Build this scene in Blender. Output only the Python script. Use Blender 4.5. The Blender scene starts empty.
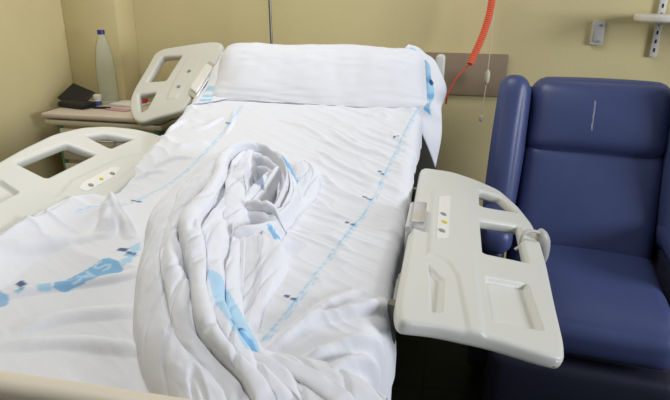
import bpy, bmesh, math, random
import numpy as np
from mathutils import Vector, Matrix, noise as mnoise

random.seed(4)
rng = np.random.default_rng(7)
C = bpy.context.scene.collection
SC = bpy.context.scene

# ------------------------------------------------------------------ camera
F_PX, YAW, PITCH, ROLL = 560.0, 11.0, 20.0, 0.6
CAM = np.array([0.0, 0.0, 1.40])
_y, _p, _r = [math.radians(a) for a in (YAW, PITCH, ROLL)]
FWD = np.array([-math.sin(_y)*math.cos(_p), math.cos(_y)*math.cos(_p), -math.sin(_p)])
_rt = np.array([math.cos(_y), math.sin(_y), 0.0])
_up = np.cross(_rt, FWD)
RT = math.cos(_r)*_rt + math.sin(_r)*_up
UP = -math.sin(_r)*_rt + math.cos(_r)*_up
cd = bpy.data.cameras.new('camera')
cd.sensor_width = 36.0
cd.lens = 36.0*F_PX/670.0
cd.clip_start = 0.02
cam = bpy.data.objects.new('camera', cd)
C.objects.link(cam)
M3 = Matrix([[RT[i], UP[i], -FWD[i]] for i in range(3)])
cam.matrix_world = Matrix.Translation(Vector(CAM)) @ M3.to_4x4()
SC.camera = cam

# ------------------------------------------------------------------ light
SC.view_settings.view_transform = 'Standard'
SC.view_settings.look = 'None'
SC.view_settings.gamma = 1.0
SC.view_settings.use_curve_mapping = False
SC.view_settings.exposure = 0.12
w = bpy.data.worlds.new('world')
SC.world = w
w.use_nodes = True
w.node_tree.nodes['Background'].inputs['Color'].default_value = (0.92, 0.95, 1.0, 1)
w.node_tree.nodes['Background'].inputs['Strength'].default_value = 0.10


def area(name, loc, target, sx, sy, power, col):
    l = bpy.data.lights.new(name, 'AREA')
    l.shape = 'RECTANGLE'
    l.size, l.size_y, l.energy, l.color = sx, sy, power, col
    o = bpy.data.objects.new(name, l)
    C.objects.link(o)
    o.location = loc
    o.rotation_euler = (Vector(target)-Vector(loc)).to_track_quat('-Z', 'Y').to_euler()
    return o


area('window_daylight', (4.2, 0.3, 1.80), (-0.9, 1.9, 0.95), 1.5, 1.2, 138, (0.88, 0.91, 1.0))
area('ceiling_light', (-0.7, 1.55, 2.68), (-0.7, 1.5, 0), 1.2, 1.0, 23, (0.98, 0.98, 1.0))


# ------------------------------------------------------------------ geometry helpers
def ray(px, py):
    d = FWD*F_PX + RT*(px-335.0) + UP*(200.0-py)
    return d/np.linalg.norm(d)


def at_z(px, py, z):
    d = ray(px, py)
    return CAM + d*((z-CAM[2])/d[2])


def at_y(px, py, y):
    d = ray(px, py)
    return CAM + d*((y-CAM[1])/d[1])


def at_x(px, py, x):
    d = ray(px, py)
    return CAM + d*((x-CAM[0])/d[0])


def at_plane(px, py, o, n):
    d = ray(px, py)
    return CAM + d*(np.dot(np.array(o)-CAM, n)/np.dot(d, n))


def link(name, me, mats, parent=None, smooth=True):
    o = bpy.data.objects.new(name, me)
    C.objects.link(o)
    for m in (mats if isinstance(mats, (list, tuple)) else [mats]):
        me.materials.append(m)
    if smooth:
        me.shade_smooth()
    if parent is not None:
        o.parent = parent
    return o


def from_bm(name, bm, mat, parent=None, smooth=True, sharp=None):
    bmesh.ops.recalc_face_normals(bm, faces=bm.faces)
    me = bpy.data.meshes.new(name)
    bm.to_mesh(me)
    bm.free()
    o = link(name, me, mat, parent, smooth)
    if sharp:
        me.set_sharp_from_angle(angle=math.radians(sharp))
    return o


def tag(o, label=None, cat=None, group=None, kind=None):
    if label: o['label'] = label
    if cat: o['category'] = cat
    if group: o['group'] = group
    if kind: o['kind'] = kind
    return o


def empty(name, loc, rz=0.0):
    o = bpy.data.objects.new(name, None)
    o.empty_display_size = 0.05
    C.objects.link(o)
    o.location = loc
    o.rotation_euler = (0, 0, rz)
    return o


def bx(bm, c, s, rot=None, bevel=0.0, seg=2):
    r = bmesh.ops.create_cube(bm, size=1.0)
    vs = r['verts']
    bmesh.ops.scale(bm, vec=s, verts=vs)
    if bevel:
        es = list({e for v in vs for e in v.link_edges})
        rb = bmesh.ops.bevel(bm, geom=es, offset=bevel, segments=seg, profile=0.5, affect='EDGES')
        vs = list({v for f in rb['faces'] for v in f.verts} | {v for v in vs if v.is_valid})
    if rot is not None:
        bmesh.ops.rotate(bm, cent=(0, 0, 0), matrix=rot, verts=vs)
    bmesh.ops.translate(bm, vec=c, verts=vs)
    return vs


def box(name, c, s, mat, parent=None, bevel=0.004, rot=None, seg=2):
    bm = bmesh.new()
    bx(bm, c, s, rot, bevel, seg)
    return from_bm(name, bm, mat, parent, sharp=40)


def softbox(bm, half, r, n=14, bulge=(0, 0, 0), mat4=None, squash=None):
    """rounded box with softly bulging faces; half sizes, corner radius r"""
    half = np.array(half, float)
    base = bmesh.new()
    bmesh.ops.create_cube(base, size=2.0)
    bmesh.ops.subdivide_edges(base, edges=base.edges, cuts=n, use_grid_fill=True)
    base.verts.index_update()
    new = []
    for v in base.verts:
        p = np.array(v.co)
        t = np.sign(p)*(1-(1-np.abs(p))**1.5)
        q = t*half
        c = np.clip(q, -(half-r), half-r)
        d = q-c
        l = np.linalg.norm(d)
        q = c + d/l*r if l > 1e-9 else q
        for k in range(3):
            a, b = (k+1) % 3, (k+2) % 3
            if bulge[k]:
                q[k] += np.sign(p[k])*bulge[k]*abs(p[k])**4*(1-t[a]**2)*(1-t[b]**2)
        if squash:
            q = squash(q)
        q = Vector(q)
        if mat4 is not None:
            q = mat4 @ q
        new.append(bm.verts.new(q))
    for f in base.faces:
        bm.faces.new([new[v.index] for v in f.verts])
    base.free()


def frames(pts):
    pts = [Vector(p) for p in pts]
    out = []
    t0 = (pts[1]-pts[0]).normalized()
    n = t0.orthogonal().normalized()
    for i, p in enumerate(pts):
        a, b = pts[max(i-1, 0)], pts[min(i+1, len(pts)-1)]
        t = (b-a).normalized()
        n = (n - t*n.dot(t)).normalized()
        out.append((p, n, t.cross(n)))
    return out


def tube(bm, pts, r, seg=10, cap=True):
    rs = r if hasattr(r, '__len__') else [r]*len(pts)
    rings = []
    for (p, n, b), rr in zip(frames(pts), rs):
        rings.append([bm.verts.new(p + (n*math.cos(a)+b*math.sin(a))*rr)
                      for a in [2*math.pi*k/seg for k in range(seg)]])
    for A, B in zip(rings[:-1], rings[1:]):
        for k in range(seg):
            bm.faces.new((A[k], A[(k+1) % seg], B[(k+1) % seg], B[k]))
    if cap:
        bm.faces.new(rings[0][::-1])
        bm.faces.new(rings[-1])


def lathe(bm, prof, seg=32, cap=True, cen=(0, 0, 0)):
    rings = []
    for r, z in prof:
        rings.append([bm.verts.new((cen[0]+r*math.cos(2*math.pi*k/seg), cen[1]+r*math.sin(2*math.pi*k/seg), cen[2]+z))
                      for k in range(seg)])
    for A, B in zip(rings[:-1], rings[1:]):
        for k in range(seg):
            bm.faces.new((A[k], A[(k+1) % seg], B[(k+1) % seg], B[k]))
    if cap:
        bm.faces.new(rings[0][::-1])
        bm.faces.new(rings[-1])


def catmull(pts, n=8):
    P = [np.array(p, float) for p in pts]
    P = [2*P[0]-P[1]] + P + [2*P[-1]-P[-2]]
    out = []
    for i in range(1, len(P)-2):
        for k in range(n):
            t = k/n
            a, b, c, d = P[i-1], P[i], P[i+1], P[i+2]
            out.append(0.5*((2*b)+(c-a)*t+(2*a-5*b+4*c-d)*t*t+(3*b-a-3*c+d)*t**3))
    out.append(P[-2])
    return np.array(out)


def chaikin(poly, n=2, k=0.25):
    P = [np.array(p, float) for p in poly]
    for _ in range(n):
        Q = []
        for i in range(len(P)):
            a, b = P[i], P[(i+1) % len(P)]
            Q += [a*(1-k)+b*k, a*k+b*(1-k)]
        P = Q
    return P


def plate(name, loops, thick, bevel, mat, parent=None, M4=None, lift=0.0):
    """flat plate with holes from 2-D loops (local xy); thickness along local z, rounded edges"""
    cu = bpy.data.curves.new(name, 'CURVE')
    cu.dimensions = '2D'
    cu.fill_mode = 'BOTH'
    cu.extrude = max(thick/2-bevel, 0.0001)
    cu.bevel_depth = bevel
    cu.bevel_resolution = 3
    cu.offset = -bevel
    for lp in loops:
        sp = cu.splines.new('POLY')
        sp.points.add(len(lp)-1)
        for q, (x, y) in zip(sp.points, [(p[0], p[1]) for p in lp]):
            q.co = (x, y, 0, 1)
        sp.use_cyclic_u = True
    tmp = bpy.data.objects.new('tmp', cu)
    C.objects.link(tmp)
    dg = bpy.context.evaluated_depsgraph_get()
    dg.update()
    me = bpy.data.meshes.new_from_object(tmp.evaluated_get(dg))
    bpy.data.objects.remove(tmp)
    me.name = name
    me.materials.clear()
    me.transform(Matrix.Translation((0, 0, lift)))
    if M4 is not None:
        me.transform(M4)
    o = link(name, me, mat, parent, True)
    me.set_sharp_from_angle(angle=math.radians(50))
    return o


def grid_mesh(name, P, mask=None, col=None):
    """P: (m,n,3) grid of points; mask: (m-1,n-1) faces kept; col: (m,n,3) linear colours"""
    m, n, _ = P.shape
    idx = np.arange(m*n).reshape(m, n)
    q = np.stack([idx[:-1, :-1], idx[1:, :-1], idx[1:, 1:], idx[:-1, 1:]], -1).reshape(-1, 4)
    if mask is not None:
        q = q[mask.reshape(-1)]
    used = np.unique(q)
    remap = -np.ones(m*n, int)
    remap[used] = np.arange(len(used))
    q = remap[q]
    V = P.reshape(-1, 3)[used]
    me = bpy.data.meshes.new(name)
    me.vertices.add(len(V))
    me.vertices.foreach_set('co', V.astype(np.float32).ravel())
    me.loops.add(q.size)
    me.loops.foreach_set('vertex_index', q.astype(np.int32).ravel())
    me.polygons.add(len(q))
    me.polygons.foreach_set('loop_start', (np.arange(len(q))*4).astype(np.int32))
    me.update(calc_edges=True)
    me.validate()
    if col is not None:
        a = me.color_attributes.new('print', 'FLOAT_COLOR', 'POINT')
        cc = np.ones((len(V), 4), np.float32)
        cc[:, :3] = col.reshape(-1, 3)[used]
        a.data.foreach_set('color', cc.ravel())
    return me


# value noise on numpy arrays -------------------------------------------------
_T = rng.random((256, 256))


def vnoise(x, y):
    xi, yi = np.floor(x).astype(int), np.floor(y).astype(int)
    fx, fy = x-xi, y-yi
    fx, fy = fx*fx*fx*(fx*(fx*6-15)+10), fy*fy*fy*(fy*(fy*6-15)+10)
    g = lambda a, b: _T[a % 256, b % 256]
    return (g(xi, yi)*(1-fx)+g(xi+1, yi)*fx)*(1-fy)+(g(xi, yi+1)*(1-fx)+g(xi+1, yi+1)*fx)*fy


def fbm(x, y, o=3):
    s, a = 0, 0.5
    for k in range(o):
        s = s + a*(vnoise(x*2**k+17*k, y*2**k+9*k)-0.5)
        a *= 0.5
    return s


def ridged(x, y):
    return 1-np.abs(2*vnoise(x, y)-1)


def poly_dist(X, Y, pts, vals=None):
    """distance from grid to a polyline, with interpolated vals, arc length and side"""
    pts = np.asarray(pts, float)
    best = np.full(X.shape, 1e9)
    S = np.zeros(X.shape)
    side = np.zeros(X.shape)
    V = None if vals is None else np.zeros(X.shape+(len(vals[0]),))
    acc = 0
    for i in range(len(pts)-1):
        a, b = pts[i], pts[i+1]
        ab = b-a
        L2 = ab@ab+1e-12
        t = np.clip(((X-a[0])*ab[0]+(Y-a[1])*ab[1])/L2, 0, 1)
        dx, dy = X-a[0]-t*ab[0], Y-a[1]-t*ab[1]
        d = np.hypot(dx, dy)
        m = d < best
        best = np.where(m, d, best)
        S = np.where(m, acc+t*math.sqrt(L2), S)
        side = np.where(m, np.sign(ab[0]*dy-ab[1]*dx), side)
        if vals is not None:
            va, vb = np.array(vals[i]), np.array(vals[i+1])
            V = np.where(m[..., None], va+(vb-va)*t[..., None], V)
        acc += math.sqrt(L2)
    return best, S, side, V


def in_poly(X, Y, poly):
    r = np.zeros(X.shape, bool)
    n = len(poly)
    for i in range(n):
        x1, y1 = poly[i][0], poly[i][1]
        x2, y2 = poly[(i+1) % n][0], poly[(i+1) % n][1]
        c = ((y1 > Y) != (y2 > Y)) & (X < (x2-x1)*(Y-y1)/((y2-y1) + 1e-12)+x1)
        r ^= c
    return r


# ------------------------------------------------------------------ materials
def lin(r, g, b):
    f = lambda c: c/12.92 if c <= 0.04045 else ((c+0.055)/1.055)**2.4
    return (f(r/255), f(g/255), f(b/255))


def mat(name, col, rough=0.5, metal=0.0, var=0.05, scale=30.0, bump=0.0, bscale=200.0, spec=0.5, trans=0.0, alpha=1.0):
    m = bpy.data.materials.new(name)
    m.use_nodes = True
    nt = m.node_tree
    N, L = nt.nodes, nt.links
    b = N['Principled BSDF']
    b.inputs['Roughness'].default_value = rough
    b.inputs['Metallic'].default_value = metal
    b.inputs['Specular IOR Level'].default_value = spec
    b.inputs['Transmission Weight'].default_value = trans
    b.inputs['Alpha'].default_value = alpha
    tc = N.new('ShaderNodeTexCoord')
    nz = N.new('ShaderNodeTexNoise')
    nz.inputs['Scale'].default_value = scale
    nz.inputs['Detail'].default_value = 4
    L.new(tc.outputs['Object'], nz.inputs['Vector'])
    mx = N.new('ShaderNodeMix')
    mx.data_type = 'RGBA'
    mx.inputs[6].default_value = tuple(c*(1-var) for c in col)+(1,)
    mx.inputs[7].default_value = tuple(min(1, c*(1+var)) for c in col)+(1,)
    L.new(nz.outputs['Fac'], mx.inputs[0])
    L.new(mx.outputs[2], b.inputs['Base Color'])
    if bump:
        n2 = N.new('ShaderNodeTexNoise')
        n2.inputs['Scale'].default_value = bscale
        n2.inputs['Detail'].default_value = 3
        L.new(tc.outputs['Object'], n2.inputs['Vector'])
        bp = N.new('ShaderNodeBump')
        bp.inputs['Strength'].default_value = bump
        bp.inputs['Distance'].default_value = 0.002
        L.new(n2.outputs['Fac'], bp.inputs['Height'])
        L.new(bp.outputs['Normal'], b.inputs['Normal'])
    return m


def cloth_mat(name):
    m = mat(name, (0.8, 0.8, 0.8), 0.9, bump=0.25, bscale=320, spec=0.15)
    nt = m.node_tree
    at = nt.nodes.new('ShaderNodeVertexColor')
    at.layer_name = 'print'
    b = nt.nodes['Principled BSDF']
    for l in list(b.inputs['Base Color'].links):
        nt.links.remove(l)
    nt.links.new(at.outputs['Color'], b.inputs['Base Color'])
    return m


M = dict(
    wall=mat('wall_paint', lin(207, 194, 146), 0.75, var=0.05, scale=6, bump=0.35, bscale=60, spec=0.25),
    bumper=mat('bumper_laminate', lin(140, 122, 98), 0.6, var=0.06),
    rail=mat('rail_plastic', lin(218, 218, 208), 0.42, var=0.02, scale=8),
    foot=mat('footboard_plastic', lin(232, 222, 202), 0.4, var=0.03, scale=8),
    chrome=mat('brushed_metal', lin(225, 225, 225), 0.35, metal=0.7, var=0.08, scale=60),
    steel=mat('dull_steel', lin(130, 130, 125), 0.4, metal=0.8, var=0.08),
    grey=mat('grey_plastic', lin(150, 150, 145), 0.5),
    lgrey=mat('light_grey_plastic', lin(192, 190, 182), 0.45, var=0.03),
    yellow=mat('yellow_plastic', lin(225, 200, 40), 0.5),
    sticker=mat('sticker_film', lin(236, 235, 226), 0.35, var=0.02),
    frame=mat('frame_paint', lin(190, 186, 172), 0.5),
    black=mat('black_rubber', lin(18, 18, 18), 0.7, var=0.15),
    blackl=mat('black_leather', lin(24, 23, 24), 0.55, var=0.2, bump=0.3, bscale=250),
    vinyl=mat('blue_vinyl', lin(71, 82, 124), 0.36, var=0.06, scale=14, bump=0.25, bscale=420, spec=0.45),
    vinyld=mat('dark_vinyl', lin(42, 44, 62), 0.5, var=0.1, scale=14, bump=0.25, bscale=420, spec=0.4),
    cloth=cloth_mat('printed_cotton'),
    mattress=mat('mattress_cover', lin(190, 200, 215), 0.7),
    laminate=mat('cream_laminate', lin(214, 204, 178), 0.5, var=0.03),
    lamtop=mat('pinkish_laminate', lin(218, 204, 188), 0.5, var=0.03),
    teal=mat('teal_paint', lin(98, 150, 130), 0.5),
    white=mat('white_plastic', lin(236, 234, 226), 0.4, var=0.02),
    outlet=mat('outlet_plastic', lin(205, 203, 196), 0.45, var=0.03),
    cord=mat('cord_white', lin(215, 208, 188), 0.6),
    orange=mat('orange_cord', lin(238, 108, 74), 0.45, var=0.06),
    red=mat('red_cord', lin(205, 66, 48), 0.5),
    cap=mat('blue_cap', lin(44, 48, 120), 0.4),
    bluelabel=mat('blue_label', lin(70, 95, 150), 0.5),
    paper=mat('paper', lin(232, 226, 216), 0.8),
    pink=mat('pink_card', lin(205, 160, 160), 0.7),
    redcard=mat('red_card', lin(190, 60, 50), 0.6),
    dark=mat('dark_slot', lin(35, 32, 30), 0.8),
)


def pet_mat():
    m = bpy.data.materials.new('clear_plastic')
    m.use_nodes = True
    nt = m.node_tree
    N, L = nt.nodes, nt.links
    out = N['Material Output']
    N.remove(N['Principled BSDF'])
    tr = N.new('ShaderNodeBsdfTransparent')
    tr.inputs['Color'].default_value = (0.95, 0.98, 0.96, 1)
    gl = N.new('ShaderNodeBsdfGlossy')
    gl.inputs['Roughness'].default_value = 0.12
    gl.inputs['Color'].default_value = (0.95, 1, 0.98, 1)
    df = N.new('ShaderNodeBsdfDiffuse')
    df.inputs['Color'].default_value = (0.86, 0.92, 0.88, 1)
    fr = N.new('ShaderNodeFresnel')
    fr.inputs['IOR'].default_value = 1.05
    nz = N.new('ShaderNodeTexNoise')
    nz.inputs['Scale'].default_value = 35
    mu = N.new('ShaderNodeMath')
    mu.operation = 'MULTIPLY_ADD'
    mu.inputs[1].default_value = 0.30
    mu.inputs[2].default_value = 0.0
    L.new(nz.outputs['Fac'], mu.inputs[0])
    a = N.new('ShaderNodeMixShader')
    L.new(mu.outputs[0], a.inputs[0])
    L.new(tr.outputs[0], a.inputs[1])
    L.new(df.outputs[0], a.inputs[2])
    b = N.new('ShaderNodeMixShader')
    L.new(fr.outputs[0], b.inputs[0])
    L.new(a.outputs[0], b.inputs[1])
    L.new(gl.outputs[0], b.inputs[2])
    L.new(b.outputs[0], out.inputs['Surface'])
    return m


M['pet'] = pet_mat()


def tile_mat():
    m = mat('floor_tile', lin(24, 31, 25), 0.55, var=0.25, scale=9, spec=0.2)
    nt = m.node_tree
    N, L = nt.nodes, nt.links
    b = N['Principled BSDF']
    src = b.inputs['Base Color'].links[0].from_socket
    br = N.new('ShaderNodeTexBrick')
    br.offset = 0.0
    br.inputs['Scale'].default_value = 1.0
    br.inputs['Brick Width'].default_value = 0.30
    br.inputs['Row Height'].default_value = 0.30
    br.inputs['Mortar Size'].default_value = 0.004
    br.inputs['Color1'].default_value = (1, 1, 1, 1)
    br.inputs['Color2'].default_value = (0.85, 0.85, 0.85, 1)
    br.inputs['Mortar'].default_value = (0.3, 0.3, 0.3, 1)
    tc = N.new('ShaderNodeTexCoord')
    L.new(tc.outputs['Object'], br.inputs['Vector'])
    mx = N.new('ShaderNodeMix')
    mx.data_type = 'RGBA'
    mx.blend_type = 'MULTIPLY'
    mx.inputs[0].default_value = 1
    L.new(src, mx.inputs[6])
    L.new(br.outputs['Color'], mx.inputs[7])
    L.new(mx.outputs[2], b.inputs['Base Color'])
    return m


M['floor'] = tile_mat()


def scuff_mat():
    """blue vinyl with one pale vertical scuff, placed in the chair's own coordinates"""
    m = mat('scuffed_vinyl', lin(71, 82, 124), 0.36, var=0.06, scale=14, bump=0.25, bscale=420, spec=0.45)
    nt = m.node_tree
    N, L = nt.nodes, nt.links
    b = N['Principled BSDF']
    src = b.inputs['Base Color'].links[0].from_socket
    tc = N.new('ShaderNodeTexCoord')
    sp = N.new('ShaderNodeSeparateXYZ')
    L.new(tc.outputs['Object'], sp.inputs[0])
    nz = N.new('ShaderNodeTexNoise')
    nz.inputs['Scale'].default_value = 40
    L.new(tc.outputs['Object'], nz.inputs['Vector'])

    def cmp_(sock, c, e):
        k = N.new('ShaderNodeMath')
        k.operation = 'COMPARE'
        L.new(sock, k.inputs[0])
        k.inputs[1].default_value = c
        k.inputs[2].default_value = e
        return k.outputs[0]

    def mul(a, b_, op='MULTIPLY', v=None):
        k = N.new('ShaderNodeMath')
        k.operation = op
        L.new(a, k.inputs[0])
        if v is None:
            L.new(b_, k.inputs[1])
        else:
            k.inputs[1].default_value = v
        return k.outputs[0]
    wob_ = mul(sp.outputs['X'], mul(nz.outputs['Fac'], None, 'MULTIPLY', 0.006), 'ADD')
    f = mul(cmp_(wob_, -0.018, 0.0024), cmp_(sp.outputs['Z'], 1.0, 0.052))
    f = mul(f, mul(nz.outputs['Fac'], None, 'MULTIPLY', 1.1))
    mx = N.new('ShaderNodeMix')
    mx.data_type = 'RGBA'
    L.new(f, mx.inputs[0])
    L.new(src, mx.inputs[6])
    mx.inputs[7].default_value = lin(190, 188, 192)+(1,)
    L.new(mx.outputs[2], b.inputs['Base Color'])
    return m


M['scuff'] = scuff_mat()

# ------------------------------------------------------------------ room
WY = 2.80        # back wall
WX = -1.91       # left wall
tag(box('floor', (0.2, 0.6, -0.05), (4.4, 4.8, 0.1), M['floor'], bevel=0), kind='structure')
tag(box('wall_back', (0.2, WY+0.05, 1.4), (4.4, 0.1, 2.8), M['wall'], bevel=0), kind='structure')
tag(box('wall_left', (WX-0.05, 0.6, 1.4), (0.1, 4.8, 2.8), M['wall'], bevel=0), kind='structure')
tag(box('trim_1', ((WX-1.615)/2, 2.715, 1.4), (-1.615-WX, 0.17, 2.8), M['wall'], bevel=0.006), kind='structure')
box_b = box('trim_2', (-0.36, WY-0.011, 1.055), (1.27, 0.022, 0.195), M['bumper'], bevel=0.004)
tag(box_b, kind='structure')

# ------------------------------------------------------------------ bed
XL, XR = -0.985, -0.088       # mattress sides
ZB, YH, ANG = 0.83, 1.50, math.radians(16)
YF, YE = 0.60, 2.50           # foot and head ends


def bed_z(y):
    y = np.asarray(y, float)
    k = 0.05
    u = (y-YH)
    return ZB + math.tan(ANG)*(0.5*(u+np.sqrt(u*u+k*k))-0.5*k*0.3)


bed = empty('hospital_bed', (-0.53, 1.5, 0))
tag(bed, 'beige plastic and metal hospital bed with folded out side rails and raised head', 'bed')


def to_parent(o, p):
    """keep world placement when parenting to an unrotated/rotated empty"""
    o.parent = p
    bpy.context.view_layer.update()
    o.matrix_parent_inverse = p.matrix_world.inverted()
    return o


bpy.context.view_layer.update()


def bpart(o):
    return to_parent(o, bed)


bm = bmesh.new()
for x in (-0.93, -0.13):
    bx(bm, (x, 1.5, 0.52), (0.05, 1.9, 0.07), bevel=0.006)
for y in (0.62, 1.1, 1.6, 2.1, 2.45):
    bx(bm, (-0.53, y, 0.52), (0.78, 0.05, 0.05), bevel=0.004)
bx(bm, (-0.53, 1.07, 0.61), (0.84, 0.84, 0.025), bevel=0.004)
bx(bm, (-0.53, 1.98, 0.61+0.135), (0.84, 0.98, 0.025), rot=Matrix.Rotation(ANG, 3, 'X'), bevel=0.004)
bx(bm, (-0.53, 2.40, 0.64), (0.5, 0.04, 0.26), bevel=0.004)
bpart(from_bm('frame', bm, M['frame'], sharp=40))
for x in (-0.88, -0.18):
    for y in (0.75, 2.3):
        bm = bmesh.new()
        tube(bm, [(x, y, 0.49), (x, y, 0.12)], 0.025, 14)
        leg = bpart(from_bm('leg', bm, M['frame'], sharp=40))
        bm = bmesh.new()
        lathe(bm, [(0.03, -0.016), (0.058, -0.014), (0.062, 0), (0.058, 0.014), (0.03, 0.016)], 24)
        bmesh.ops.rotate(bm, cent=(0, 0, 0), matrix=Matrix.Rotation(math.pi/2, 3, 'Y'), verts=bm.verts)
        bmesh.ops.translate(bm, vec=(x, y, 0.062), verts=bm.verts)
        wheel = from_bm('castor', bm, M['black'], sharp=40)
        to_parent(wheel, leg)

# footboard: rounded slab, its top just in view at the bottom left
fb = []
for x, z in ((-1.03, 0.35), (-1.03, 0.80), (-0.98, 0.885), (-0.86, 0.90), (-0.2, 0.90), (-0.08, 0.885), (-0.03, 0.80), (-0.03, 0.35)):
    fb.append((x, z))
Mfb = Matrix.Translation((0, 0.545, 0)) @ Matrix.Rotation(math.pi/2, 4, 'X')
bpart(plate('footboard', [chaikin(fb, 3)], 0.045, 0.018, M['foot'], None, Mfb))


# --- side rails: flat moulded panels in their own tilted planes
class Plane:
    def __init__(s, o, u, v):
        s.o = np.array(o, float)
        s.u = np.array(u, float)
        s.u /= np.linalg.norm(s.u)
        v = np.array(v, float)
        v -= s.u*(v@s.u)
        s.v = v/np.linalg.norm(v)
        s.n = np.cross(s.u, s.v)
        if s.n[2] < 0:
            s.n = -s.n
            s.flip = True
        s.M4 = Matrix([[s.u[i], s.v[i], s.n[i], s.o[i]] for i in range(3)]+[[0, 0, 0, 1]])

    def __call__(s, pts, lift=0.0):
        o = s.o+s.n*lift
        r = []
        for px, py in pts:
            d = at_plane(px, py, o, s.n)-s.o
            r.append((d@s.u, d@s.v))
        return r


TH = 0.034


def round_poly(poly, r, k=5):
    """polygon with each corner replaced by a small arc"""
    P = [np.array(p, float) for p in poly]
    out = []
    for i, p in enumerate(P):
        a, b = P[i-1]-p, P[(i+1) % len(P)]-p
        la, lb = np.linalg.norm(a), np.linalg.norm(b)
        t = min(r, 0.48*la, 0.48*lb)
        q0, q1 = p+a/la*t, p+b/lb*t
        for m_ in range(k):
            w_ = m_/(k-1)
            out.append((1-w_)**2*q0+2*w_*(1-w_)*p+w_*w_*q1)
    return out


def resample(lp, step):
    lp = [np.array(p) for p in lp]
    out = []
    for i, p in enumerate(lp):
        q = lp[(i+1) % len(lp)]
        L = np.linalg.norm(q-p)
        if L < 1e-6:
            continue
        for m_ in range(max(1, int(math.ceil(L/step)))):
            out.append(p+(q-p)*m_/max(1, int(math.ceil(L/step))))
    res = [out[0]]
    for p in out[1:]:
        if np.linalg.norm(p-res[-1]) > step*0.3:
            res.append(p)
    if np.linalg.norm(res[0]-res[-1]) < step*0.3:
        res.pop()
    return res


def smooth01(t):
    t = np.clip(t, 0, 1)
    return t*t*(3-2*t)


def panel(name, outline, holes, features, m_, parent, M4, th=TH, r=0.012, step=0.005):
    """moulded plastic panel: rounded rims all round, hand holes, dished and raised areas"""
    from mathutils.geometry import delaunay_2d_cdt
    loops = [resample(l, step) for l in [outline]+list(holes)]

    def sdf(x, y):
        x, y = np.asarray(x, float), np.asarray(y, float)
        d = np.full(x.shape, 1e9)
        for l in loops:
            d = np.minimum(d, poly_dist(x, y, l+[l[0]])[0])
        ins = in_poly(x, y, loops[0])
        for l in loops[1:]:
            ins &= ~in_poly(x, y, l)
        return np.where(ins, d, -d)
    V, E = [], []
    for l in loops:
        b = len(V)
        V += [tuple(p) for p in l]
        E += [(b+i, b+(i+1) % len(l)) for i in range(len(l))]
    nb = len(V)
    cand = []
    for l in loops:
        n = len(l)
        for i in range(n):
            t = l[(i+1) % n]-l[i-1]
            t = t/(np.linalg.norm(t)+1e-9)
            nn = np.array((-t[1], t[0]))
            for sg in (1, -1):
                for d in (0.001, 0.003, 0.006, 0.010, 0.014):
                    cand.append(tuple(l[i]+nn*sg*d)+(d,))
    cand = np.array(cand)
    sd = sdf(cand[:, 0], cand[:, 1])
    cand = cand[np.abs(sd-cand[:, 2]) < 0.0004]
    A = np.array(loops[0])
    g = np.stack(np.meshgrid(np.arange(A[:, 0].min(), A[:, 0].max(), step), np.arange(A[:, 1].min(), A[:, 1].max(), step), indexing='ij'), -1).reshape(-1, 2)
    g = g[sdf(g[:, 0], g[:, 1]) > 0.016]
    ex = []
    for lp, depth, wid in features:
        l = resample(lp, 0.004)
        n = len(l)
        for i in range(n):
            t = l[(i+1) % n]-l[i-1]
            t = t/(np.linalg.norm(t)+1e-9)
            for d in (-0.002, 0.0, wid*0.25, wid*0.5, wid*0.75, wid):
                for sg in ((1, -1) if d else (1,)):
                    ex.append(l[i]+np.array((-t[1], t[0]))*d*sg)
    if ex:
        ex = np.array(ex)
        ex = ex[sdf(ex[:, 0], ex[:, 1]) > 0.015]
        g = np.concatenate([g, ex])
    V += [tuple(p[:2]) for p in cand]+[tuple(p) for p in g]
    vo, eo, fo, _, _, _ = delaunay_2d_cdt([Vector(v) for v in V], E, [], 0, 1e-6)
    vo = np.array([(v.x, v.y) for v in vo])
    fo = np.array([f for f in fo if len(f) == 3])
    cen = vo[fo].mean(1)
    fo = fo[sdf(cen[:, 0], cen[:, 1]) > 0]
    x, y = vo[:, 0], vo[:, 1]
    d = np.clip(sdf(x, y), 0, None)
    d[d < 2e-5] = 0
    f = th/2-r+np.sqrt(np.clip(r*r-np.clip(r-d, 0, r)**2, 0, None))
    top = f.copy()
    for lp, depth, wid in features:
        dd = poly_dist(x, y, list(lp)+[lp[0]])[0]
        dd = np.where(in_poly(x, y, lp), dd, -dd)
        top += depth*smooth01((dd+0.001)/wid)
    bm = bmesh.new()
    T = [bm.verts.new((a, b, c)) for a, b, c in zip(x, y, top)]
    Bv = [bm.verts.new((a, b, -c)) for a, b, c in zip(x, y, f)]
    cnt = {}
    for t in fo:
        t = [int(k) for k in t]
        bm.faces.new([T[k] for k in t])
        bm.faces.new([Bv[k] for k in t[::-1]])
        for a, b in ((t[0], t[1]), (t[1], t[2]), (t[2], t[0])):
            cnt[(a, b)] = 1
    for (a, b) in list(cnt):
        if (b, a) not in cnt:
            bm.faces.new((T[b], T[a], Bv[a], Bv[b]))
    for v in [v for v in bm.verts if not v.link_faces]:
        bm.verts.remove(v)
    bm.transform(M4)
    return from_bm(name, bm, m_, parent)


def rail(pl, outline, holes, trays=(), ridges=(), label=None):
    out = round_poly(pl(outline), 0.03)
    hs = [round_poly(pl(h, 0.012), 0.016 if len(h) > 4 else 0.009) for h in holes]
    ft = [(round_poly(pl(t, TH/2), 0.011), -dp, 0.011) for t, dp in trays]
    ft += [(round_poly(pl(t, TH/2), 0.010), dp, 0.014) for t, dp in ridges]
    o = panel('side_rail', out, hs, ft, M['rail'], None, pl.M4)
    bpart(o)
    if label:
        o['label'] = label
    return o


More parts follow.
